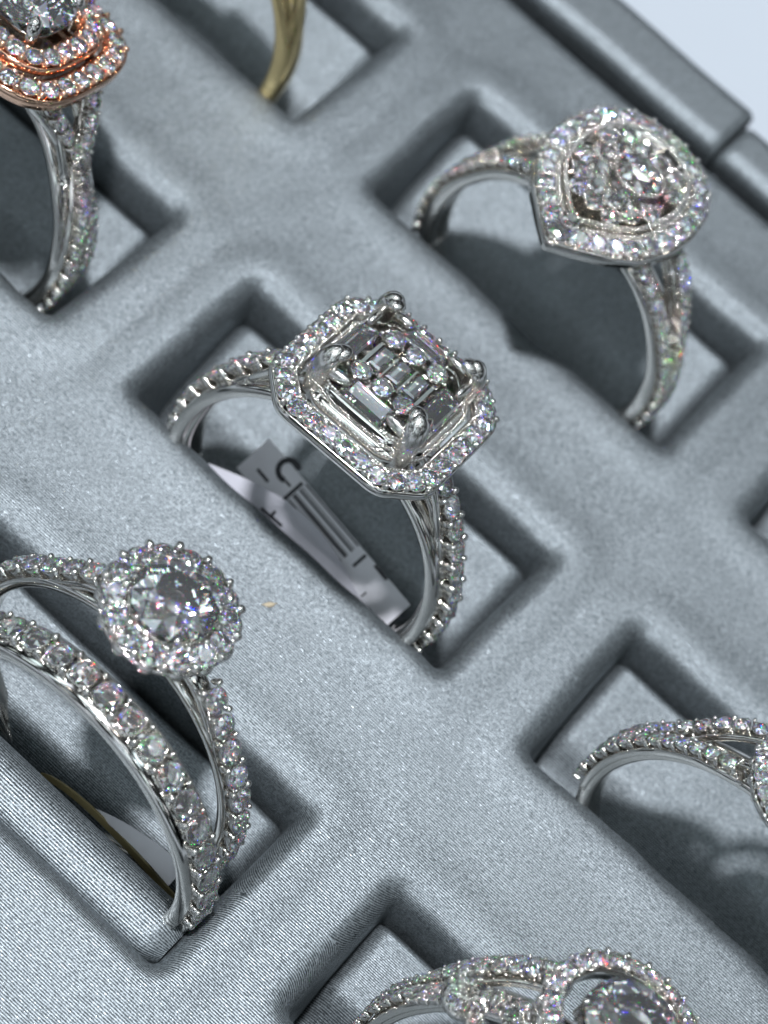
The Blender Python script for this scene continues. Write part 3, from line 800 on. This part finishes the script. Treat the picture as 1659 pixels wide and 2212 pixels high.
rimbar(1.45, 66, rim_prof(37.2, 41.2, .25), 'rim')
# tray body under the satin
mb = MB()
mb.add([(X0, Y0, 0), (X1, Y0, 0), (X1, 39.8, 0), (X0, 39.8, 0), (X0, Y0, 2.4), (X1, Y0, 2.4), (X1, 39.8, 2.4), (X0, 39.8, 2.4)],
       [(3, 2, 1, 0), (4, 5, 6, 7), (0, 1, 5, 4), (1, 2, 6, 5), (2, 3, 7, 6), (3, 0, 4, 7)], smooth=False)
mb.build('tray_base', M_fab, tray)

# counter
mb = MB(); mb.add([(-900, -900, -14.2), (900, -900, -14.2), (900, 900, -14.2), (-900, 900, -14.2)], [(0, 1, 2, 3)], smooth=False)
ct = mb.build('counter', M_counter); ct['kind'] = 'structure'

# ------------------------------------------------------------------ price tags
def strip(name, P, side, wd, m, parent, th=.06):
    """thin paper strip along points P, 'side' = width direction per point"""
    mb = MB(); vs = []; n = len(P); fs = []
    for i, (p, s) in enumerate(zip(P, side)):
        p = Vector(p); s = Vector(s).normalized(); t = (Vector(P[min(n-1, i+1)])-Vector(P[max(0, i-1)])).normalized(); nn = t.cross(s).normalized()*th
        w2 = wd[i]/2 if isinstance(wd, list) else wd/2
        vs += [p-s*w2, p+s*w2, p+s*w2+nn, p-s*w2+nn]
    for i in range(n-1):
        for q in range(4): q2 = (q+1) % 4; fs.append((i*4+q, i*4+q2, (i+1)*4+q2, (i+1)*4+q))
    fs += [(3, 2, 1, 0), tuple((n-1)*4+q for q in range(4))]
    mb.add(vs, fs, smooth=False); return mb.build(name, m, parent)
def price_tag():
    A = Vector((-4.9, -2.0, -1.9)); B = Vector((7.9, -3.6, -2.4))
    o = empty('price_tag', (1.5, -3.5, -4)); tag(o, 'white paper price tag with black letters and bar code lying inside the middle ring', 'price tag')
    inv = -Vector((1.5, -3.5, -4))
    d = (B-A); L_ = d.length; dn = d.normalized(); s = Vector((0, .80, .60)); s = (s - dn*s.dot(dn)).normalized(); nn = dn.cross(s)
    if nn.dot(Vector((0, -.5, .85))) < 0: nn = -nn
    strip('back_sheet', [A+inv+dn*L_*f for f in (0, .5, 1)], [s]*3, 2.6, M_paper, o)
    def pt(x, y, h=.09): return A+inv+dn*x+s*y+nn*h
    mb = MB()
    def quad(x0, y0, x1, y1): mb.add([pt(x0, y0), pt(x1, y0), pt(x1, y1), pt(x0, y1)], [(0, 1, 2, 3)], smooth=False)
    def arc(cx, cyy, r, a0, a1, t=.17, n=18):
        vs = []; 
        for i in range(n+1):
            a = a0+(a1-a0)*i/n; vs += [pt(cx+(r-t)*math.cos(a), cyy+(r-t)*math.sin(a)), pt(cx+(r+t)*math.cos(a), cyy+(r+t)*math.sin(a))]
        mb.add(vs, [(2*i, 2*i+1, 2*i+3, 2*i+2) for i in range(n)], smooth=False)
    arc(2.2, .95, .62, .9, 5.2)                 # letter C
    quad(2.5, .35, 3.0, .5)
    quad(.9, -.5, 1.9, -.3)
    x = 3.35
    quad(3.2, -.6, 3.42, 1.1)
    for y, w_ in ((1.15, .10), (.88, .06), (.66, .14), (.36, .06), (.14, .18), (-.2, .08), (-.42, .12), (-.7, .06)):
        quad(3.5, y, 8.3, y+w_)
    quad(8.9, .2, 9.1, 1.2); quad(9.8, 1.1, 10.9, 1.3); quad(10.6, -.6, 10.7, -.2)
    mb.build('print', M_ink, o)
    # curled front flap
    n = 24; P = []; S = []; W_ = []
    for i in range(n):
        f = i/(n-1); P.append(Vector((-6.2+13.4*f, -4.6+.55*math.sin(PI*f)-.1*f, -2.2+.55*math.sin(PI*f)-1.0*f))+inv); S.append((0, .72, .69)); W_.append(.5+2.1*math.sin(PI*min(1, f*1.02)))
    strip('flap', P, S, W_, plain("tag_paper_back", (0.62, 0.62, 0.68), .85), o)
    mb = MB()
    s2 = Vector((0, .72, .69)).normalized(); n2 = Vector((0, -.69, .72))
    def q2(f0, f1, y0, y1):
        vs = []
        for f, y in ((f0, y0), (f1, y0), (f1, y1), (f0, y1)):
            c = Vector((-6.2+13.4*f, -4.6+.55*math.sin(PI*f)-.1*f, -2.2+.55*math.sin(PI*f)-1.0*f))+inv; vs.append(c+s2*y+n2*.1)
        mb.add(vs, [(0, 1, 2, 3)], smooth=False)
    q2(.30, .42, -.15, .03); q2(.35, .363, -.15, .35)
    mb.build('print', M_ink, o)
price_tag()
def tag2():
    o = empty('price_tag', (5, -27.0, -5)); tag(o, 'white paper tag with ochre cord deep under the headless stone band', 'price tag')
    inv = -Vector((5, -27.0, -5)); n = 20; P = []; S = []; Wd = []
    for i in range(n):
        f = i/(n-1); P.append(Vector((3.7+5.9*f, -24.6-.1*f, -2.9+1.4*f+.5*math.sin(PI*f)))+inv); S.append((0, .75, .66)); Wd.append(.15+1.3*f**.8)
    strip('sheet', P, S, Wd, M_paper, o)
    P = [Vector((.1+9.9*i/23, -24.6-.2*math.sin(PI*i/23), -4.5+1.7*math.sin(PI*(i/23)**.75)+.3*i/23))+inv for i in range(24)]
    strip('cord', P, [(0, .6, .8)]*24, .35, M_kraft, o, .2)
tag2()
# a lint crumb on the satin, and a glint modelled as a yellow speck
def speck(x, y, z, l, w_, m, label, ang):
    mb = MB(); vs, fs = ICO
    M = Matrix.Translation((0, 0, 0)) @ Matrix.Rotation(ang, 4, 'Z') @ Matrix.Diagonal((l, w_, .08, 1))
    mb.add([(v[0]*(1+.35*math.sin(v[1]*5)), v[1]*(1+.3*math.cos(v[0]*4)), v[2]) for v in vs], fs, mtx=M)
    o = mb.build('lint', m); o.location = Vector((x, y, z))*K; tag(o, label, 'lint')
speck(2.6, -9.7, .10, .42, .14, M_lint, 'tan crumb of lint on the satin between the middle ring and the near left slot', .9)
speck(5.0, -17.0, .0, .22, .06, M_glint, 'tiny yellow speck painted for a glint on the lip of the near left slot', .2)
